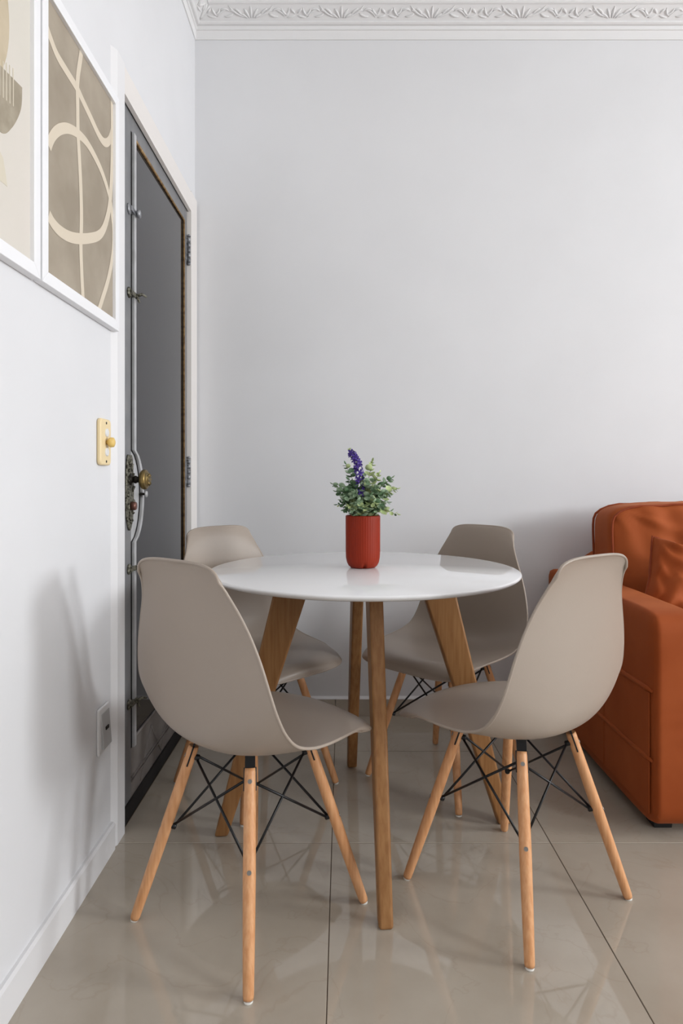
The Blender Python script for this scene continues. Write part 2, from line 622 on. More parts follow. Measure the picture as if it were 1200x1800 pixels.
# door casing
cas = struct(empty('trim_3', (XL, DY0, 0)), 'white painted casing around the grey metal door', 'door casing')
XC = -0.6155
ci0, ci1, cz = 1.830, 2.633, 2.092
O = (XL, DY0, 0)
m = MB()
m.prism([(1.750, XL), (1.772, XC), (ci0, XC), (ci0, XL - 0.16), (1.80, XL - 0.16), (1.80, XL)],
        lambda y, x: (x, y, 0), lambda y, x: (x, y, 2.175))
m.build('jamb', M['whitetrim'], cas, O, weld=False)
m = MB()
m.prism([(ci1, XC), (2.7375, XC), (2.7375, XL), (2.70, XL), (2.70, XL - 0.16), (ci1, XL - 0.16)],
        lambda y, x: (x, y, 0), lambda y, x: (x, y, 2.175))
m.build('jamb', M['creamtrim'], cas, O, weld=False)
m = MB()
m.prism([(XL, 2.175), (XC, 2.168), (XC, cz), (XC - 0.012, cz - 0.002), (XC - 0.012, DZ), (XL - 0.16, DZ), (XL - 0.16, 2.14), (XL, 2.14)],
        lambda x, z: (x, ci0, z), lambda x, z: (x, ci1, z))
m.build('head', M['creamtrim'], cas, O, weld=False)

# ------------------------------------------------------------------ metal door
XD = -0.632
door = struct(empty('door_1', (XD, 1.84, 0)), 'grey metal door with a tall dark glass panel and brass knob', 'door')
O = (XD, 1.84, 0)
gy0, gy1, gz0, gz1 = 1.955, 2.565, 0.225, 2.020      # glass opening
yd0, yd1, zd0, zd1 = 1.838, 2.628, 0.012, 2.098


def dbox(name, mt, x0, x1, y0, y1, z0, z1, parent=None, bevel=0.0):
    return MB().box(x0, x1, y0, y1, z0, z1).build(name, mt, parent or door, O, bevel=bevel)


dbox('stile', M['doormetal'], XD - 0.035, XD, yd0, 1.935, zd0, zd1, bevel=0.002)
dbox('stile', M['doormetal'], XD - 0.035, XD, gy1 + 0.022, yd1, zd0, zd1, bevel=0.002)
dbox('top_rail', M['doormetal'], XD - 0.035, XD, 1.935, gy1 + 0.022, gz1 + 0.022, zd1, bevel=0.002)
dbox('kick_panel', M['kick'], XD - 0.035, XD - 0.0005, 1.935, gy1 + 0.022, zd0, gz0 - 0.012)
dbox('glass_panel', M['glass'], XD - 0.014, XD - 0.004, 1.935, gy1 + 0.01, gz0 - 0.012, gz1 + 0.01)
dbox('sweep', M['blackrub'], XD, XD + 0.006, yd0, yd1, 0.003, 0.05)
# grooved moulding strips of the kick panel
for z in (0.096, 0.108):
    dbox('moulding_strip', M['kick'], XD - 0.001, XD + 0.004, 1.935, gy1, z, z + 0.005)
for a, b in ((2.02, 2.25), (2.25, 2.48)):
    m = MB()
    m.tube([(XD, a, 0.06), (XD, (a + b) / 2, 0.19)], 0.003, 6)
    m.tube([(XD, b, 0.06), (XD, (a + b) / 2, 0.19)], 0.003, 6)
    m.build('moulding_strip', M['kick'], door, O)
# gilt bead around the glass (top, far side, bottom)
for k in range(2):
    q = 0.009 * k
    mt = M['gold'] if k == 0 else M['darkbrass']
    rr = 0.0055 if k == 0 else 0.0028
    m = MB()
    m.tube([(XD - 0.001 - 0.004 * k, 1.96, gz1 + 0.014 - q), (XD - 0.001 - 0.004 * k, gy1 + 0.014 - q, gz1 + 0.014 - q),
            (XD - 0.001 - 0.004 * k, gy1 + 0.014 - q, gz0 - 0.008 + q)], rr, 8)
    m.build('glazing_bead', mt, door, O)
MB().tube([(XD - 0.002, gy1 + 0.014, gz0 - 0.008), (XD - 0.002, 1.96, gz0 - 0.008)], 0.0045, 8).build('glazing_bead', M['kick'], door, O)
# sash edge strip that swells round the lock
z0, z1 = 0.198, 2.040


def bulge(z):
    return 0.078 * math.sqrt(max(0.0, 1 - ((z - 0.95) / 0.135) ** 2)) ** 1.2 if abs(z - 0.95) < 0.135 else 0


zz = [z0 + (z1 - z0) * i / 120 for i in range(121)]
m = MB()
ring = []
for z in zz:
    y = 1.941 + bulge(z)
    ring.append([(XD - 0.012, y, z), (XD + 0.008, y, z), (XD + 0.008, y + 0.019, z), (XD - 0.012, y + 0.019, z)])
vsx = [p for r in ring for p in r]
fsx = [(4 * i + a, 4 * i + (a + 1) % 4, 4 * i + 4 + (a + 1) % 4, 4 * i + 4 + a) for i in range(120) for a in range(4)]
fsx += [(0, 1, 2, 3), (480, 481, 482, 483)]
m.add(vsx, fsx)
sash = m.build('sash_edge', M['doorstrip'], door, O)
m = MB()
ring = []
for z in zz:
    y = 1.932 + bulge(z)
    ring.append([(XD - 0.012, y, z), (XD + 0.0012, y, z), (XD + 0.0012, y + 0.009, z), (XD - 0.012, y + 0.009, z)])
m.add([p for r in ring for p in r], fsx)
m.build('seal', M['blackrub'], door, O)
# lock bed filling the swelling
m = MB()
poly = [(1.934, 0.815)] + [(1.934 + bulge(0.815 + 0.27 * i / 24), 0.815 + 0.27 * i / 24) for i in range(1, 24)] + [(1.934, 1.085)]
m.prism(poly, lambda y, z: (XD - 0.03, y, z), lambda y, z: (XD, y, z))
m.build('lock_bed', M['doorstrip'], door, O, weld=False)
# escutcheon
m = MB()
poly = []
for i in range(40):
    a = 2 * PI * i / 40
    poly.append((1.912 + 0.034 * math.copysign(abs(math.cos(a)) ** 0.8, math.cos(a)), 0.965 + 0.112 * math.copysign(abs(math.sin(a)) ** 0.9, math.sin(a)) + 0.004 * math.cos(6 * a)))
m.prism(poly, lambda y, z: (XD, y, z), lambda y, z: (XD + 0.006, y, z))
esc = m.build('escutcheon', M['escut'], door, O, bevel=0.002, weld=False)
m = MB()
for i in range(14):
    a = 2 * PI * i / 14
    m.tube([(XD + 0.006, 1.912 + 0.018 * math.cos(a), 0.965 + 0.075 * math.sin(a)), (XD + 0.0075, 1.912 + 0.028 * math.cos(a + 0.2), 0.965 + 0.095 * math.sin(a + 0.15))], [0.003, 0.0045], 6)
m.build('embossing', M['escut'], esc, O)
# knob
m = MB()
m.lathe([(0.017, 0.004), (0.017, 0.008), (0.010, 0.011), (0.009, 0.016), (0.0115, 0.019), (0.0115, 0.023), (0.009, 0.026), (0.009, 0.034), (0.013, 0.037)], 20, (XD, 1.912, 1.0), 'x')
m.build('knob_stem', M['darkbrass'], door, O)
m = MB()
m.lathe([(0.012, 0.034), (0.022, 0.036), (0.0285, 0.041), (0.030, 0.047), (0.0285, 0.053), (0.025, 0.0555), (0.0235, 0.055), (0.020, 0.059), (0.012, 0.063), (0.004, 0.064)], 28, (XD, 1.912, 1.0), 'x')
kn = m.build('knob', M['brass'], door, O)
m = MB()
for i in range(8):
    a = 2 * PI * i / 8
    m.tube([(XD + 0.0625, 1.912 + 0.006 * math.cos(a), 1 + 0.006 * math.sin(a)), (XD + 0.0605, 1.912 + 0.018 * math.cos(a), 1 + 0.018 * math.sin(a))], [0.002, 0.0035], 6)
m.build('rosette', M['brass'], kn, O)
MB().lathe([(0.013, 0.0), (0.013, 0.012), (0.011, 0.016), (0.003, 0.017)], 20, (XD + 0.005, 1.918, 0.922), 'x').build('cylinder_cap', M['copper'], door, O)
m = MB()
m.tube([(XD, 2.012, 0.955), (XD + 0.022, 2.012, 0.955)], 0.004, 8)
m.build('thumb_turn_pin', M['darkbrass'], door, O)
MB().lathe([(0.004, 0.018), (0.010, 0.020), (0.010, 0.024), (0.004, 0.026)], 16, (XD, 2.012, 0.955), 'x').build('thumb_turn', M['doorstrip'], door, O)
# sash latches
for i, z in enumerate((1.800, 1.553, 0.735, 0.335)):
    m = MB()
    m.lathe([(0.016, 0), (0.016, 0.004), (0.010, 0.007)], 16, (XD, 1.912, z), 'x')
    m.box(XD + 0.002, XD + 0.012, 1.905, 1.958, z - 0.007, z + 0.007)
    if i:
        m.tube([(XD + 0.012, 1.950, z), (XD + 0.026, 1.955, z + 0.006), (XD + 0.036, 1.968, z + 0.002)], [0.005, 0.0045, 0.003], 8)
        m.tube([(XD + 0.012, 1.950, z), (XD + 0.020, 1.952, z - 0.020)], [0.005, 0.003], 8)
    else:
        m.lathe([(0.004, 0.012), (0.012, 0.014), (0.012, 0.022), (0.004, 0.024)], 14, (XD, 1.952, z), 'x')
    m.build('sash_latch', M['escut'] if i else M['steel'], door, O)
# hinges on the far jamb
for z in (1.93, 1.03):
    m = MB()
    for j in range(5):
        m.tube([(XD + 0.008, 2.628, z - 0.05 + 0.021 * j), (XD + 0.008, 2.628, z - 0.05 + 0.021 * j + 0.018)], 0.007, 10)
    m.lathe([(0.004, -0.060), (0.008, -0.056), (0.008, -0.051)], 10, (XD + 0.008, 2.628, z))
    m.lathe([(0.008, 0.056), (0.008, 0.060), (0.004, 0.064)], 10, (XD + 0.008, 2.628, z))
    m.box(XD, XD + 0.002, 2.600, 2.626, z - 0.045, z + 0.045)
    m.build('hinge', M['steel'], door, O)

# ------------------------------------------------------------------ framed pictures on the left wall
FX = XL + 0.020      # front plane of the frames
PXC = XL + 0.011     # print plane


def onprint(cx3, cy3):
    px, py = cx3 / 3, cy3 / 3
    d = -PXC * 1138 / (602 - px)
    return d, 1 + (843 - py) * d / 1138


def picture(y0, y1, label, canvas):
    z0, z1, fw = 1.402, 2.034, 0.027
    root = tag(empty('framed_picture', (XL, (y0 + y1) / 2, z0)), label, 'picture', 'abstract prints in white frames')
    Oo = (XL, (y0 + y1) / 2, z0)
    for (a, b, c, d) in ((y0, y1, z0, z0 + fw), (y0, y1, z1 - fw, z1)):
        m = MB()
        m.prism([(a, c), (b, c), (b - fw, d), (a + fw, d)] if c == z0 else [(a + fw, c), (b - fw, c), (b, d), (a, d)],
                lambda y, z: (XL, y, z), lambda y, z: (FX, y, z))
        m.build('frame_rail', M['frame'], root, Oo, bevel=0.0015)
    for s in (0, 1):
        m = MB()
        P = [(y0, z0), (y0 + fw, z0 + fw), (y0 + fw, z1 - fw), (y0, z1)] if s == 0 else [(y1 - fw, z0 + fw), (y1, z0), (y1, z1), (y1 - fw, z1 - fw)]
        m.prism(P, lambda y, z: (XL, y, z), lambda y, z: (FX, y, z))
        m.build('frame_rail', M['frame'], root, Oo, bevel=0.0015)
    MB().box(XL, PXC, y0 + fw * 0.9, y1 - fw * 0.9, z0 + fw * 0.9, z1 - fw * 0.9).build('print', canvas, root, Oo)
    return root, Oo, (y0 + fw, y1 - fw, z0 + fw, z1 - fw)


def ribbon(root, Oo, pts, wid, lim, mt, lift=0.0006):
    """flat printed stroke of constant width on the print, clipped to the opening"""
    P = catmull([(y, z, 0) for y, z in pts], 8)
    m = MB()
    vsl = []
    for i, p in enumerate(P):
        t = (P[min(i + 1, len(P) - 1)] - P[max(i - 1, 0)]).normalized()
        n = Vector((-t.y, t.x, 0))
        ww = wid if not callable(wid) else wid(i / (len(P) - 1))
        for s in (-1, 1):
            q = p + n * s * ww / 2
            vsl.append((PXC + lift, max(lim[0], min(lim[1], q.x)), max(lim[2], min(lim[3], q.y))))
    m.add(vsl, [(2 * i, 2 * i + 1, 2 * i + 3, 2 * i + 2) for i in range(len(P) - 1)])
    return m.build('printed_stroke', mt, root, Oo, weld=False)


pic, Oo, lim = picture(1.311, 1.762, 'taupe abstract print with cream looping lines, framed picture beside the door', M['taupe'])
S = [[(245, 140), (265, 200), (300, 290), (350, 375), (405, 465), (440, 540), (480, 625), (522, 715), (552, 752), (578, 735), (598, 660), (618, 590)],
     [(428, 262), (424, 300), (408, 420), (408, 560), (410, 700), (418, 850), (425, 1000), (428, 1150), (425, 1300), (430, 1450), (438, 1600)],
     [(255, 770), (270, 730), (290, 700), (320, 680), (360, 678), (410, 705), (460, 758), (510, 848), (545, 932), (578, 1045), (590, 1140), (597, 1220), (593, 1340), (570, 1470), (540, 1570), (515, 1650)],
     [(255, 1135), (280, 1180), (315, 1218), (360, 1246), (410, 1258), (470, 1256), (520, 1240), (550, 1195), (572, 1110), (583, 1000), (589, 850), (590, 700), (589, 560), (588, 490)]]
W = [0.021, 0.019, lambda t: 0.024 - 0.006 * t, lambda t: 0.027 - 0.007 * t]
for i, (pts, wd) in enumerate(zip(S, W)):
    ribbon(pic, Oo, [onprint(*p) for p in pts], wd, lim, M['stroke'], 0.0005 + 0.0001 * i)

pic, Oo, lim = picture(0.852, 1.303, 'cream abstract print with tan disc and taupe bowl shape, picture nearest the camera', M['cream'])


def flat(name, pts, mt, lift):
    m = MB()
    n = len(pts)
    m.prism(pts, lambda y, z: (PXC, y, z), lambda y, z: (PXC + lift, y, z))
    return m.build(name, mt, pic, Oo, weld=False)


# disc, bowl and lower sand shape
cyd, czd, rd = 1.065, 1.815, 0.100
e0, e1 = onprint(48, 200), onprint(112, 520)
flat('printed_disc', [(cyd + (e0[0] - cyd) * math.cos(2 * PI * i / 48), e0[1] + 0.02 + 0.16 * math.sin(2 * PI * i / 48)) for i in range(48)], M['tan'], 0.0005)
A = onprint(0, 345)
B = onprint(115, 462)
Cc = onprint(105, 575)
D = onprint(60, 675)
E = onprint(0, 695)
bowl = catmull([(B[0], B[1], 0), (Cc[0] + 0.002, Cc[1], 0), (D[0], D[1], 0), (E[0], E[1], 0), (E[0] - 0.07, E[1] + 0.02, 0), (0.96, 1.66, 0), (0.93, 1.74, 0)], 8)
flat('printed_bowl', [(p.x, p.y) for p in bowl] + [(0.94, A[1] + 0.06), (A[0], A[1])], M['taupeink'], 0.0008)
for i, (x, y0_, y1_) in enumerate(((68, 400, 560), (50, 385, 545), (32, 372, 530), (15, 362, 515), (-4, 352, 500), (-24, 345, 490))):
    a, b = onprint(x, y0_ - 40), onprint(x, y1_)
    flat('printed_line', [(a[0] - 0.0012, b[1]), (a[0] + 0.0012, b[1]), (a[0] + 0.0012, a[1]), (a[0] - 0.0012, a[1])], M['paleink'], 0.0010)
G = onprint(0, 800)
H = onprint(38, 985)
sand = catmull([(H[0], H[1], 0), (H[0] - 0.012, (G[1] + H[1]) / 2 + 0.01, 0), (G[0], G[1], 0), (1.08, G[1] + 0.05, 0), (1.0, G[1] + 0.03, 0), (0.93, H[1], 0)], 8)
flat('printed_arch', [(p.x, p.y) for p in sand], M['paleink'], 0.0005)

# ------------------------------------------------------------------ switch and socket on the left wall
Oo = (XL, 1.685, 1.037)
sw = tag(empty('light_switch', Oo), 'yellowed ivory switch plate with round knob on the white wall', 'switch')
def round_plate(y0, y1, z0, z1, r, x0, x1):
    P = []
    for (cy_, cz_, a0) in ((y1 - r, z1 - r, 0), (y0 + r, z1 - r, 90), (y0 + r, z0 + r, 180), (y1 - r, z0 + r, 270)):
        for q in range(7):
            an = math.radians(a0 + 15 * q)
            P.append((cy_ + r * math.cos(an), cz_ + r * math.sin(an)))
    return MB().prism(P, lambda y, z: (x0, y, z), lambda y, z: (x1, y, z))


round_plate(1.648, 1.722, 1.037, 1.158, 0.012, XL, XL + 0.012).build('plate', M['ivory'], sw, Oo, bevel=0.005, seg=4, weld=False)
for z in (1.072, 1.122):
    m = MB()
    m.lathe([(0.011, 0.0), (0.011, 0.0145), (0.009, 0.0155)], 20, (XL, 1.688, z), 'x')
    m.build('toggle_ring', M['whiteplastic'], sw, Oo)
m = MB()
m.lathe([(0.006, 0.010), (0.006, 0.016), (0.011, 0.018), (0.0135, 0.023), (0.0125, 0.030), (0.007, 0.033), (0.002, 0.0335)], 24, (XL, 1.688, 1.097), 'x')
m.build('knob', M['ivoryknob'], sw, Oo)
for z in (1.047, 1.147):
    MB().lathe([(0.0035, 0.009), (0.0035, 0.0127), (0.001, 0.0129)], 12, (XL, 1.686, z), 'x').build('screw', M['darkbrass'], sw, Oo)
Oo = (XL, 1.684, 0.292)
so = tag(empty('wall_socket', Oo), 'white and grey wall socket plate low on the left wall', 'socket')
round_plate(1.647, 1.721, 0.292, 0.412, 0.006, XL, XL + 0.008).build('plate', M['whiteplastic'], so, Oo, bevel=0.003, seg=3, weld=False)
m = MB()
m.hexa([(XL + 0.008, 1.662, 0.306), (XL + 0.008, 1.716, 0.306), (XL + 0.016, 1.716, 0.306), (XL + 0.016, 1.662, 0.306),
        (XL + 0.007, 1.662, 0.396), (XL + 0.007, 1.716, 0.396), (XL + 0.009, 1.716, 0.396), (XL + 0.009, 1.662, 0.396)])
so2 = m.build('cover', M['greyplastic'], so, Oo, bevel=0.003, seg=2)
MB().box(XL + 0.010, XL + 0.0145, 1.680, 1.700, 0.350, 0.358).build('slot', M['dark'], so2, Oo)

# ------------------------------------------------------------------ moulded shell chairs
# stations from the front lip to the top: centre line (y, z) and side rim (x, y, z)
ST = [((0.238, 0.402), (0.203, 0.148, 0.420)), ((0.234, 0.422), (0.210, 0.126, 0.430)), ((0.200, 0.437), (0.218, 0.098, 0.437)),
      ((0.125, 0.433), (0.225, 0.050, 0.441)), ((0.045, 0.424), (0.229, 0.000, 0.445)), ((-0.035, 0.416), (0.231, -0.050, 0.453)),
      ((-0.098, 0.415), (0.230, -0.095, 0.470)), ((-0.146, 0.432), (0.227, -0.125, 0.501)), ((-0.172, 0.470), (0.222, -0.145, 0.543)),
      ((-0.183, 0.530), (0.212, -0.156, 0.590)), ((-0.188, 0.600), (0.198, -0.164, 0.640)), ((-0.191, 0.670), (0.179, -0.172, 0.689)),
      ((-0.195, 0.740), (0.158, -0.182, 0.733)), ((-0.203, 0.795), (0.142, -0.194, 0.767)), ((-0.211, 0.822), (0.135, -0.203, 0.786)),
      ((-0.219, 0.834), (0.131, -0.212, 0.799))]
NSUB = 6
CC = catmull([(0, c[0], c[1]) for c, r in ST], NSUB)
RR = catmull([r for c, r in ST], NSUB)


def shell_point(u, s):
    i = int(round(u * (len(CC) - 1)))
    c, r = CC[i], RR[i]
    a = abs(s)
    rc = 1 - (1 - a ** 3.5) ** (1 / 3.5)
    k = sstep(0.0, 0.13, min(u, 1 - u))
    f = rc * (1 - k) + (a ** 2.3) * k
    x = s * (r.x - 0.24 * max(0.0, (c.z - r.z) * (1 - f)) * sstep(0.78, 1.0, u))
    return Vector((x, c.y + (r.y - c.y) * f, c.z + (r.z - c.z) * f))


def chair_build():
    root = empty('dining_chair')
    NU, NV = len(CC), 41
    svals = [math.sin(-PI / 2 + PI * j / (NV - 1)) for j in range(NV)]
    m = MB()
    m.grid(lambda i, j: shell_point(i / (NU - 1), svals[j]), NU, NV)
    sh = m.build('seat_shell', M['shell'], root, weld=False)
    md = sh.modifiers.new('thick', 'SOLIDIFY')
    md.thickness = 0.005
    md.offset = 0
    # rolled edge
    ring = [shell_point(i / (NU - 1), 1) for i in range(NU)] + [shell_point(1, svals[j]) for j in range(NV - 2, 0, -1)] + \
           [shell_point(i / (NU - 1), -1) for i in range(NU - 1, -1, -1)] + [shell_point(0, svals[j]) for j in range(1, NV - 1)]
    clean = [ring[0]]
    for p in ring[1:]:
        if (p - clean[-1]).length > 0.004:
            clean.append(p)
    if (clean[-1] - clean[0]).length < 0.004:
        clean.pop()
    m = MB()
    m.tube(clean, 0.0035, 8, closed=True)
    m.build('rim', M['shell'], sh, weld=False)
    q = 1 / math.sqrt(2)
    dirs = [(-q, -q), (q, -q), (q, q), (-q, q)]      # around the seat

    def leg_pt(d, z):
        rho = 0.130 + 0.134 * (1 - z / 0.392)
        return Vector((d[0] * rho, d[1] * rho, z))
    for d in dirs:
        top, foot = leg_pt(d, 0.390), leg_pt(d, 0.004)
        m = MB()
        pts = [top.lerp(foot, t) for t in (0, 0.02, 0.3, 0.5, 0.8, 0.985, 1)]
        m.tube(pts, [0.0112, 0.0120, 0.0128, 0.0132, 0.0120, 0.0108, 0.0098], 16)
        lg = m.build('leg', M['beech'], root)
        m = MB()
        m.lathe([(0.0088, 0), (0.0092, 0.002), (0.0088, 0.0045)], 14, (foot.x, foot.y, 0))
        m.build('foot_pad', M['pad'], lg)
        dv = Vector((d[0], d[1], 0))
        tv = Vector((-d[1], d[0], 0))
        ax = (top - foot).normalized()
        nv = tv.cross(ax).normalized()
        if nv.dot(dv) < 0:
            nv = -nv
        for z, rr in ((0.366, 0.0118), (0.208, 0.0129)):
            c = leg_pt(d, z) + nv * (rr - 0.0005)
            m = MB()
            m.tube([c, c + nv * 0.0018], 0.0046, 14)
            sc = m.build('screw', M['screw'], lg)
        # steel bracket let into the slotted leg top
        c0, c1 = leg_pt(d, 0.348), leg_pt(d, 0.414)
        m = MB()
        hx, ht = 0.0108, 0.0022
        m.hexa([c0 - tv * hx - nv * ht, c0 + tv * hx - nv * ht, c0 + tv * hx + nv * ht, c0 - tv * hx + nv * ht,
                c1 - tv * hx - nv * ht, c1 + tv * hx - nv * ht, c1 + tv * hx + nv * ht, c1 - tv * hx + nv * ht])
        # slot lips
        for s in (-1, 1):
            e0, e1 = c0 + tv * s * 0.0122, leg_pt(d, 0.391) + tv * s * 0.0118
            m.tube([e0, e1], 0.0019, 6)
        m.build('bracket', M['blackmetal'], root, weld=False)
    # cross braces: an X on each of the four sides
    for i in range(4):
        a, b = dirs[i], dirs[(i + 1) % 4]
        for (da, za, db, zb) in ((a, 0.360, b, 0.206), (a, 0.212, b, 0.366)):
            pa, pb = leg_pt(da, za), leg_pt(db, zb)
            ca = Vector((da[0], da[1], 0)) * 0.016
            cb = Vector((db[0], db[1], 0)) * 0.016
            pa, pb = pa - ca, pb - cb
            m = MB()
            m.tube([pa, pb], 0.0029, 8)
            m.build('brace_rod', M['blackmetal'], root)
    for d in dirs:
        for z in (0.363, 0.209):
            c = leg_pt(d, z) - Vector((d[0], d[1], 0)) * 0.016
            m = MB()
            dv = Vector((d[0], d[1], 0.25)).normalized()
            m.tube([c - dv * 0.007, c - dv * 0.005, c + dv * 0.005, c + dv * 0.007], [0.004, 0.0068, 0.0068, 0.004], 10)
            m.build('joint_nut', M['blackmetal'], root)
    # mounting frame under the shell
    m = MB()
    for i in range(4):
        a, b = leg_pt(dirs[i], 0.405), leg_pt(dirs[(i + 1) % 4], 0.405)
        if i == 0:
            continue
    for i in range(2):
        a, b = leg_pt(dirs[i], 0.4065), leg_pt(dirs[i + 2], 0.4065)
        m.tube([a, b], 0.004, 8)
    m.build('mounting_frame', M['blackmetal'], root, weld=False)
    return root


def yaw(fx, fy):
    return math.atan2(-fx, fy)


CHAIRS = [((-0.211, 1.500), (0.62, 0.785), 'taupe shell chair seen from behind, in front of the dark glass door'),
          ((0.421, 1.583), (-0.595, 0.804), 'taupe shell chair in front of the rust sofa arm, its back nearest the sofa'),
          ((-0.285, 2.133), (0.70, -0.71), 'taupe shell chair tucked behind the table, its back against the door jamb'),
          ((0.348, 2.187), (-0.715, -0.70), 'taupe shell chair by the back wall, behind the table on the sofa side')]
proto = chair_build()
for i, ((x, y), (fx, fy), lb) in enumerate(CHAIRS):
    c = proto if i == 0 else copy_tree(proto)
    c.location = (x, y, 0)
    c.rotation_euler = (0, 0, yaw(fx, fy))
    tag(c, lb, 'chair', 'moulded dining chairs round the table')

# ------------------------------------------------------------------ round table
TC = (0.061, 1.893)
tb = tag(empty('dining_table', (TC[0], TC[1], 0), math.radians(4.5)), 'round white dining table on four splayed oak legs', 'table')
R0 = 0.447
m = MB()
m.lathe([(0.001, 0.7225), (R0 - 0.022, 0.7225), (R0 - 0.008, 0.7265), (R0 - 0.002, 0.7315), (R0, 0.7355), (R0 - 0.0012, 0.7385), (R0 - 0.004, 0.740), (0.001, 0.740)], 128)
tp = m.build('tabletop', M['tabletop'], tb)
m = MB()
m.lathe([(0.001, 0.704), (0.135, 0.704), (0.140, 0.708), (0.140, 0.7225), (0.001, 0.7225)], 48, (0, -0.036, 0))
m.build('mounting_plate', M['oak'], tb)
for k in range(4):
    a = math.radians(90 * k)
    d = Vector((math.cos(a), math.sin(a), 0))
    t = Vector((-d.y, d.x, 0))
    # radial section tapers: wide at the top, slim at the foot
    prof = [(0.150, 0.7225, 0.250), (0.388, 0.0, 0.425)]
    th0, th1 = 0.0175, 0.0165
    m = MB()
    P = []
    (i1, z1, o1), (i0, z0, o0) = prof
    for (ri, z, ro, th) in ((i0, z0, o0, th1), (i1, z1, o1, th0)):
        P += [d * ri - t * th, d * ro - t * th, d * ro + t * th, d * ri + t * th]
        for q in range(-4, 0):
            P[q] = P[q] + Vector((0, -0.036, z))
    m.hexa(P)
    m.build('leg', M['oak'], tb, bevel=0.007, seg=3)

# ------------------------------------------------------------------ plant in a terracotta pot
PC = Vector((0.060, 1.918, 0.7402))
pl = tag(empty('potted_plant', PC), 'terracotta ribbed pot with eucalyptus sprigs and a violet flower spike', 'plant')
NR = 44


def flute(a, h):
    return 1 + 0.010 * (0.5 + 0.5 * math.cos(NR * a)) * sstep(0.012, 0.03, h)


prof = [(0.030, 0.0), (0.036, 0.0008), (0.0425, 0.006), (0.0475, 0.016), (0.0498, 0.030), (0.0505, 0.05), (0.0508, 0.148), (0.0505, 0.153), (0.0485, 0.1545),
        (0.0468, 0.152), (0.0462, 0.135)]
m = MB()
n = NR * 6
m.lathe(prof, n, rmod=flute)
# three shallow arches cut into the foot
vv = []
for (x, y, z) in m.v:
    a = math.atan2(y, x)
    g = max(0.0, math.cos(3 * (a + PI / 2 - 0.08)) - 0.86) / 0.14
    r = math.hypot(x, y)
    lift = 0.009 * g * sstep(0.020, 0.040, r)
    vv.append((x, y, z + lift * max(0, 1 - z / 0.02)) if z < 0.02 else (x, y, z))
m.v = vv
m.build('pot', M['pot'], pl, weld=False)
MB().lathe([(0.001, 0.136), (0.030, 0.139), (0.0462, 0.137)], 24).build('soil', M['soil'], pl)


def leaf_mesh(name, mt, L, Wd, cup):
    m = MB()
    pts = [(0, 0, 0)]
    n = 10
    for ring, rr in ((0, 0.55), (1, 1.0)):
        for j in range(n):
            a = 2 * PI * j / n
            x = math.sin(a) * Wd / 2 * rr
            y = L / 2 - math.cos(a) * L / 2 * rr
            z = cup * rr * rr
            pts.append((x, y, z))
    pts[0] = (0, L / 2, 0)
    fs = [(0, 1 + j, 1 + (j + 1) % n) for j in range(n)]
    fs += [(1 + j, 1 + n + j, 1 + n + (j + 1) % n, 1 + (j + 1) % n) for j in range(n)]
    m.add(pts, fs, True)
    me = bpy.data.meshes.new(name)
    me.from_pydata(m.v, [], m.f)
    me.polygons.foreach_set('use_smooth', [True] * len(m.f))
    me.materials.append(mt)
    return me


LM = {k: [leaf_mesh('leaf', M[k], a, b, c) for a, b, c in ((0.0240, 0.0225, 0.0042), (0.0200, 0.0185, 0.0050), (0.0145, 0.0128, 0.0032), (0.0090, 0.0075, 0.001))]
      for k in ('leaf1', 'leaf2', 'leaf3')}


def put_leaf(parent, me, p, direction, roll, scale=1.0, name='leaf'):
    o = bpy.data.objects.new(name, me)
    COL.objects.link(o)
    o.parent = parent
    y = direction.normalized()
    x = y.cross(Vector((0, 0, 1)))
    if x.length < 1e-3:
        x = Vector((1, 0, 0))
    x.normalize()
    z = x.cross(y)
    R = Matrix((x, y, z)).transposed() @ Matrix.Rotation(roll, 3, 'Y')
    o.matrix_local = Matrix.Translation(p) @ R.to_4x4() @ Matrix.Scale(scale, 4)
    return o


def sprig(end, kind, nodes, droop=0.0, dens=1.0):
    base = Vector((end[0] * 0.18, end[1] * 0.18, 0.135))
    end = Vector(end)
    mid = base.lerp(end, 0.55) + Vector((0, 0, 0.022 - droop * 0.2)) - Vector((end.x, end.y, 0)) * 0.10
    P = catmull([base, mid, end], 10)
    m = MB()
    m.tube(P, [0.0013 - 0.0008 * i / (len(P) - 1) for i in range(len(P))], 5)
    st = m.build('stem', M['stem'], pl)
    for i in range(nodes):
        t = 0.22 + 0.78 * i / (nodes - 1)
        q = min(len(P) - 2, int(t * (len(P) - 1)))
        p = P[q]
        tg = (P[q + 1] - P[q]).normalized()
        a0 = i * PI / 2 + random.uniform(-0.4, 0.4)
        sx = tg.orthogonal().normalized()
        sy = tg.cross(sx)
        size = 0 if t < 0.55 else (1 if t < 0.78 else (2 if t < 0.93 else 3))
        for s in (0, PI):
            dr = sx * math.cos(a0 + s) + sy * math.sin(a0 + s) + tg * random.uniform(0.25, 0.7)
            kk = kind
            if random.random() < 0.22:
                kk = random.choice(('leaf1', 'leaf2', 'leaf3'))
            put_leaf(st, LM[kk][size], p, dr, random.uniform(-0.6, 0.6), random.uniform(0.95, 1.3))
    put_leaf(st, LM[kind][2], P[-1], tg, 0, 1.0)
    return st


def pc(px, py, dy):      # sprig end relative to the pot base, dy = depth offset
    Y = PC.y + dy
    return ((px - 602) * Y / 1138 - PC.x, dy, 1 - (py - 843) * Y / 1138 - PC.z)


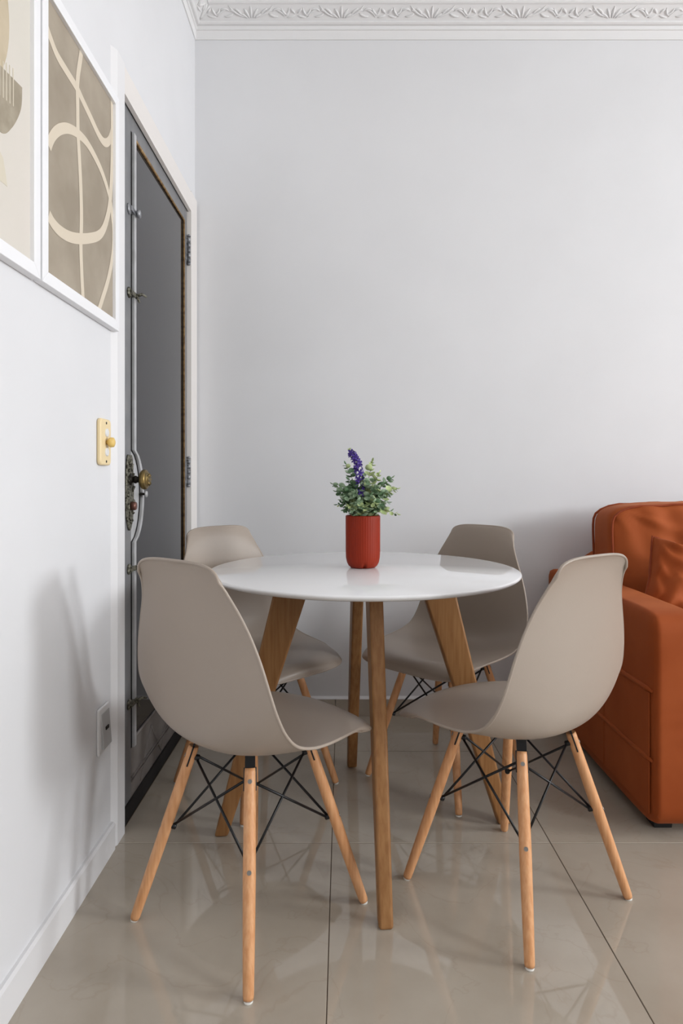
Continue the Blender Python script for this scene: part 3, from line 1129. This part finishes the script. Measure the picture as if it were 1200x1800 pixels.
SPR = [((607, 818), 0.02, 'leaf3', 7), ((586, 853), 0.0, 'leaf1', 7), ((655, 813), 0.015, 'leaf2', 7), ((688, 842), 0.02, 'leaf1', 7), ((697, 861), -0.01, 'leaf2', 7),
       ((696, 904), -0.025, 'leaf2', 6), ((594, 888), -0.03, 'leaf3', 6), ((666, 834), -0.01, 'leaf2', 7), ((634, 893), -0.062, 'leaf1', 6), ((612, 890), -0.055, 'leaf2', 6),
       ((652, 874), -0.06, 'leaf1', 7), ((622, 868), -0.05, 'leaf1', 7), ((672, 892), -0.05, 'leaf3', 6), ((604, 866), -0.03, 'leaf3', 7), ((645, 848), -0.03, 'leaf1', 7),
       ((676, 868), -0.03, 'leaf1', 7), ((612, 845), 0.04, 'leaf3', 6), ((675, 852), 0.05, 'leaf3', 6), ((640, 838), 0.055, 'leaf1', 6), ((600, 880), 0.05, 'leaf1', 5),
       ((682, 884), 0.05, 'leaf1', 5), ((640, 870), 0.07, 'leaf3', 5),
       ((628, 884), -0.066, 'leaf1', 6), ((660, 886), -0.06, 'leaf2', 6), ((602, 874), -0.045, 'leaf1', 6), ((664, 858), -0.045, 'leaf1', 7), ((618, 852), -0.02, 'leaf3', 6),
       ((641, 897), -0.068, 'leaf2', 5), ((620, 900), -0.064, 'leaf1', 5), ((658, 900), -0.06, 'leaf1', 5), ((606, 897), -0.045, 'leaf3', 5), ((684, 872), -0.02, 'leaf1', 6), ((592, 866), 0.01, 'leaf1', 6)]
for (px, dy, kd, nn) in SPR:
    sprig(pc(px[0], px[1], dy), kd, nn)
# violet flower spike
top = Vector(pc(614, 790, -0.01))
P = catmull([Vector((0, -0.01, 0.135)), Vector(pc(634, 862, -0.02)), Vector(pc(629, 822, -0.015)), Vector(pc(620, 800, -0.01)), top], 10)
m = MB()
m.tube(P, 0.0012, 5)
fs_ = m.build('flower_stem', M['stem'], pl)


def floret_mesh():
    m = MB()
    for k in range(5):
        a = 2 * PI * k / 5
        c, s = math.cos(a), math.sin(a)
        u = Vector((c, s, 0))
        v = Vector((-s, c, 0))
        pts = [Vector((0, 0, 0)), u * 0.004 + v * 0.0026 + Vector((0, 0, 0.0022)), u * 0.0085 + v * 0.0022 + Vector((0, 0, 0.0028)), u * 0.0098 + Vector((0, 0, 0.0012)),
               u * 0.0085 - v * 0.0022 + Vector((0, 0, 0.0028)), u * 0.004 - v * 0.0026 + Vector((0, 0, 0.0022))]
        m.add(pts, [(0, 1, 2, 3, 4, 5)], True)
    m.lathe([(0.001, 0.0), (0.0022, 0.002), (0.001, 0.004)], 6)
    me = bpy.data.meshes.new('floret')
    me.from_pydata(m.v, [], m.f)
    me.materials.append(M['purple'])
    return me


FLM = floret_mesh()
for i in range(30):
    t = 0.20 + 0.63 * i / 29 + 0.02 * math.sin(i * 2.1)
    p = P[int(t * (len(P) - 1))]
    a = i * 2.4
    dr = Vector((math.cos(a), math.sin(a), 0.3)).normalized()
    r = 0.0075 + 0.004 * math.sin(i * 1.3) ** 2 - 0.003 * (i / 29)
    o = put_leaf(fs_, FLM, p + dr * r, Vector((-dr.y, dr.x, 0.1)), 0, random.uniform(0.75, 1.05) * (1.05 - 0.2 * i / 29), 'floret')
    o.matrix_local = Matrix.Translation(p + dr * r) @ dr.to_track_quat('Z', 'Y').to_matrix().to_4x4() @ Matrix.Scale(random.uniform(1.0, 1.35), 4)
for i in range(6):
    a = i * 1.3
    put_leaf(fs_, LM['leaf2'][3], P[-1] + Vector((0, 0, -0.002 * i)), Vector((math.cos(a), math.sin(a), 0.9)), 0, 1.0, 'bud')

# ------------------------------------------------------------------ rust velvet sofa
AX0, AX1, SY0, SY1 = 0.855, 0.985, 1.770, 2.715       # left arm, sofa depth
SX1 = 2.95
sofa = tag(empty('sofa', ((AX0 + SX1) / 2, (SY0 + SY1) / 2, 0)), 'rust orange velvet sofa against the back wall', 'sofa')
SO = ((AX0 + SX1) / 2, (SY0 + SY1) / 2, 0)


def puffy(name, mt, parent, c, h, e, fn=None, n=20, origin=SO):
    """soft box: p-norm rounded cube with a displacement callback"""
    m = MB()
    for ax in range(3):
        for s in (-1, 1):
            def f(i, j):
                u, v = -1 + 2 * i / n, -1 + 2 * j / n
                u, v = math.tan(u * PI / 4), math.tan(v * PI / 4)
                p = [0, 0, 0]
                p[ax] = s
                p[(ax + 1) % 3] = u
                p[(ax + 2) % 3] = v
                k = (abs(p[0]) ** e + abs(p[1]) ** e + abs(p[2]) ** e) ** (-1 / e)
                q = Vector((p[0] * k, p[1] * k, p[2] * k))
                w_ = Vector((c[0] + q.x * h[0], c[1] + q.y * h[1], c[2] + q.z * h[2]))
                return fn(q, w_) if fn else w_
            m.grid(f, n + 1, n + 1)
    return m.build(name, mt, parent, origin)


def fabric(amp, sc):
    def f(q, w_):
        k = mnoise.noise(w_ * sc) * amp + mnoise.noise(w_ * sc * 2.7) * amp * 0.4
        return w_ + q * k
    return f


def arm_fn(q, w_):
    k = mnoise.noise(Vector((w_.x * 6, w_.y * 3, w_.z * 9))) * 0.003
    # creases across the front panel
    if q.y < -0.9:
        k += 0.003 * math.sin(w_.z * 120 + 2 * math.sin(w_.x * 25)) * sstep(0.50, 0.30, w_.z) * sstep(0.20, 0.34, w_.z) * sstep(0.86, 0.93, w_.x)
    return w_ + q * k


def arm(x0, x1, side):
    a = puffy('arm', M['velvet'], sofa, ((x0 + x1) / 2, (SY0 + SY1) / 2, 0.334), ((x1 - x0) / 2, (SY1 - SY0) / 2, 0.300), 16, arm_fn, 30)
    xs_ = x0 if side < 0 else x1
    # pocket panels and rolled welts on the outer face
    for (y0, y1) in ((1.800, 2.108), (2.112, 2.690)):
        MB().box(min(xs_, xs_ + side * 0.004), max(xs_, xs_ + side * 0.004), y0, y1, 0.228, 0.408).build('pocket', M['velvet'], a, SO, bevel=0.0035, seg=2)
        MB().box(min(xs_, xs_ + side * 0.004), max(xs_, xs_ + side * 0.004), y0, y1, 0.070, 0.216).build('pocket', M['velvet'], a, SO, bevel=0.0035, seg=2)
    for z in (0.414, 0.222):
        m = MB()
        P = [(xs_ + side * 0.001, 1.790 + (2.690 - 1.790) * i / 30, z + 0.001 * math.sin(i * 0.9)) for i in range(31)]
        m.tube(P, [0.004] + [0.008] * 29 + [0.004], 8)
        m.build('welt', M['velvet'], a, SO)
    # front panel piping
    m = MB()
    P = [(x0 + 0.012, SY0 + 0.010, 0.07), (x0 + 0.010, SY0 + 0.008, 0.34), (x0 + 0.012, SY0 + 0.010, 0.600)]
    m.tube(catmull(P, 6), 0.0035, 6)
    m.build('seam', M['velvet'], a, SO)
    return a


arm(AX0, AX1, -1)
arm(SX1 - 0.13, SX1, 1)
MB().box(AX1 - 0.01, SX1 - 0.12, SY0 + 0.03, SY1 - 0.02, 0.055, 0.27).build('base', M['velvet'], sofa, SO, bevel=0.015, seg=3)
puffy('back_frame', M['velvet'], sofa, ((AX1 + SX1 - 0.13) / 2, 2.635, 0.415), ((SX1 - 0.13 - AX1) / 2 + 0.006, 0.075, 0.305), 12, fabric(0.002, 6), 24)
mid = (AX1 + SX1 - 0.13) / 2
for (a, b) in ((AX1 + 0.004, mid - 0.003), (mid + 0.003, SX1 - 0.134)):
    puffy('seat_cushion', M['velvet'], sofa, ((a + b) / 2, 2.135, 0.355), ((b - a) / 2, 0.36, 0.088), 9, fabric(0.005, 5), 24)


def back_cushion(a, b):
    cx_, cy_, cz_ = (a + b) / 2, 2.478, 0.672
    hx, hy, hz = (b - a) / 2, 0.098, 0.228
    tilt = 0.10

    def fn(q, w_):
        p = Vector(w_)
        # belly and crown
        p.y -= 0.045 * max(0, -q.y) * max(0, 1 - q.x * q.x) * max(0, 1 - q.z * q.z) ** 0.6
        p.z += 0.012 * max(0, q.z) * (1 - q.x * q.x)
        # gathers running down from the top seam and the outer corner
        if q.y < -0.55:
            g = sstep(-0.5, 0.95, q.z)
            p.y += 0.0065 * g * math.sin(q.x * 21 + 1.6 * math.sin(q.z * 2.2 + q.x * 3)) * (1 - abs(q.x) ** 6)
            dx, dz = q.x + 1, 1 - q.z
            an = math.atan2(dz, dx + 1e-6)
            rr = math.hypot(dx, dz)
            p.y += 0.014 * mnoise.noise(Vector((an * 4, rr * 1.2, 1.0))) * sstep(0.05, 0.3, rr) * sstep(1.3, 0.5, rr)
        p += q * (mnoise.noise(w_ * 6) * 0.006)
        p.y += (p.z - cz_) * tilt
        return p
    c = puffy('back_cushion', M['velvet'], sofa, (cx_, cy_, cz_), (hx, hy, hz), 9, fn, 72)
    # piping round the front and rear seams
    for yy in (-0.93, 0.93):
        P = []
        for i in range(96):
            t = 2 * PI * i / 96
            cs, sn = math.cos(t), math.sin(t)
            k = (abs(cs) ** 9 + abs(sn) ** 9) ** (-1 / 9)
            x, z = cs * k * 0.985, sn * k * 0.985
            wv = Vector((cx_ + x * hx, cy_ + yy * hy, cz_ + z * hz))
            q = Vector((x, 0, z))
            wv.z += 0.012 * max(0, z) * (1 - x * x) + 0.002 * math.sin(i * 1.7)
            wv.y += (wv.z - cz_) * tilt
            P.append(wv)
        m = MB()
        m.tube(P, 0.0048, 8, closed=True)
        m.build('piping', M['velvetd'], c, SO)


back_cushion(AX1 + 0.006, mid - 0.002)
back_cushion(mid + 0.002, SX1 - 0.136)
for fx_ in (AX0 + 0.065, SX1 - 0.065):
    for fy_ in (SY0 + 0.115, SY1 - 0.10):
        MB().hexa([(fx_ - 0.025, fy_ - 0.025, 0), (fx_ + 0.025, fy_ - 0.025, 0), (fx_ + 0.025, fy_ + 0.025, 0), (fx_ - 0.025, fy_ + 0.025, 0),
                   (fx_ - 0.03, fy_ - 0.03, 0.056), (fx_ + 0.03, fy_ - 0.03, 0.056), (fx_ + 0.03, fy_ + 0.03, 0.056), (fx_ - 0.03, fy_ + 0.03, 0.056)]).build('foot', M['blackrub'], sofa, SO)

# throw pillow leaning in the corner of the sofa
PO = (1.180, 2.185, 0.626)
pw = tag(empty('throw_pillow', PO), 'small crumpled rust velvet pillow leaning in the sofa corner', 'pillow')


def pillow_fn(q, w_):
    return w_


N_ = 40
m = MB()
hw_, th_ = 0.152, 0.085
Rm = Matrix.Rotation(math.radians(-24), 3, 'X') @ Matrix.Rotation(math.radians(18), 3, 'Y')


def pil(s):
    def f(i, j):
        u, v = -1 + 2 * i / N_, -1 + 2 * j / N_
        edge = (1 - abs(u) ** 2.6) * (1 - abs(v) ** 2.6)
        pin = 1 - 0.07 * (1 - abs(u * v)) * max(abs(u), abs(v)) ** 3
        t = th_ * edge ** 0.42 if edge > 0 else 0
        wr = 0.0
        for (cu, cv) in ((-1, 1), (1, 1), (-1, -1), (1, -1)):
            an = math.atan2(v - cv, u - cu)
            rr = math.hypot(u - cu, v - cv)
            wr += 0.010 * math.sin(an * 10 + cu + 1.5 * math.sin(rr * 5)) * sstep(0.05, 0.35, rr) * sstep(1.25, 0.5, rr)
        wr += 0.030 * mnoise.noise(Vector((u * 2.2 + s, v * 2.2, 3.1))) + 0.012 * mnoise.noise(Vector((u * 5 + v * 3, v * 2, 7.7)))
        t = max(0, t + wr * min(1, edge * 3))
        p = Vector((u * hw_ * pin, s * t, v * hw_ * pin))
        return Rm @ p
    return f


m.grid(pil(-1), N_ + 1, N_ + 1)
m.grid(pil(1), N_ + 1, N_ + 1)
m.build('pillow_body', M['velvet'], pw)
P = []
for k in range(4):
    for i in range(16):
        a = -1 + 2 * i / 16
        u, v = [(a, -1), (1, a), (-a, 1), (-1, -a)][k]
        pin = 1 - 0.07 * (1 - abs(u * v)) * 1
        P.append(Rm @ Vector((u * hw_ * pin, 0, v * hw_ * pin)))
m = MB()
m.tube(P, 0.0045, 8, closed=True)
m.build('piping', M['velvetd'], pw)
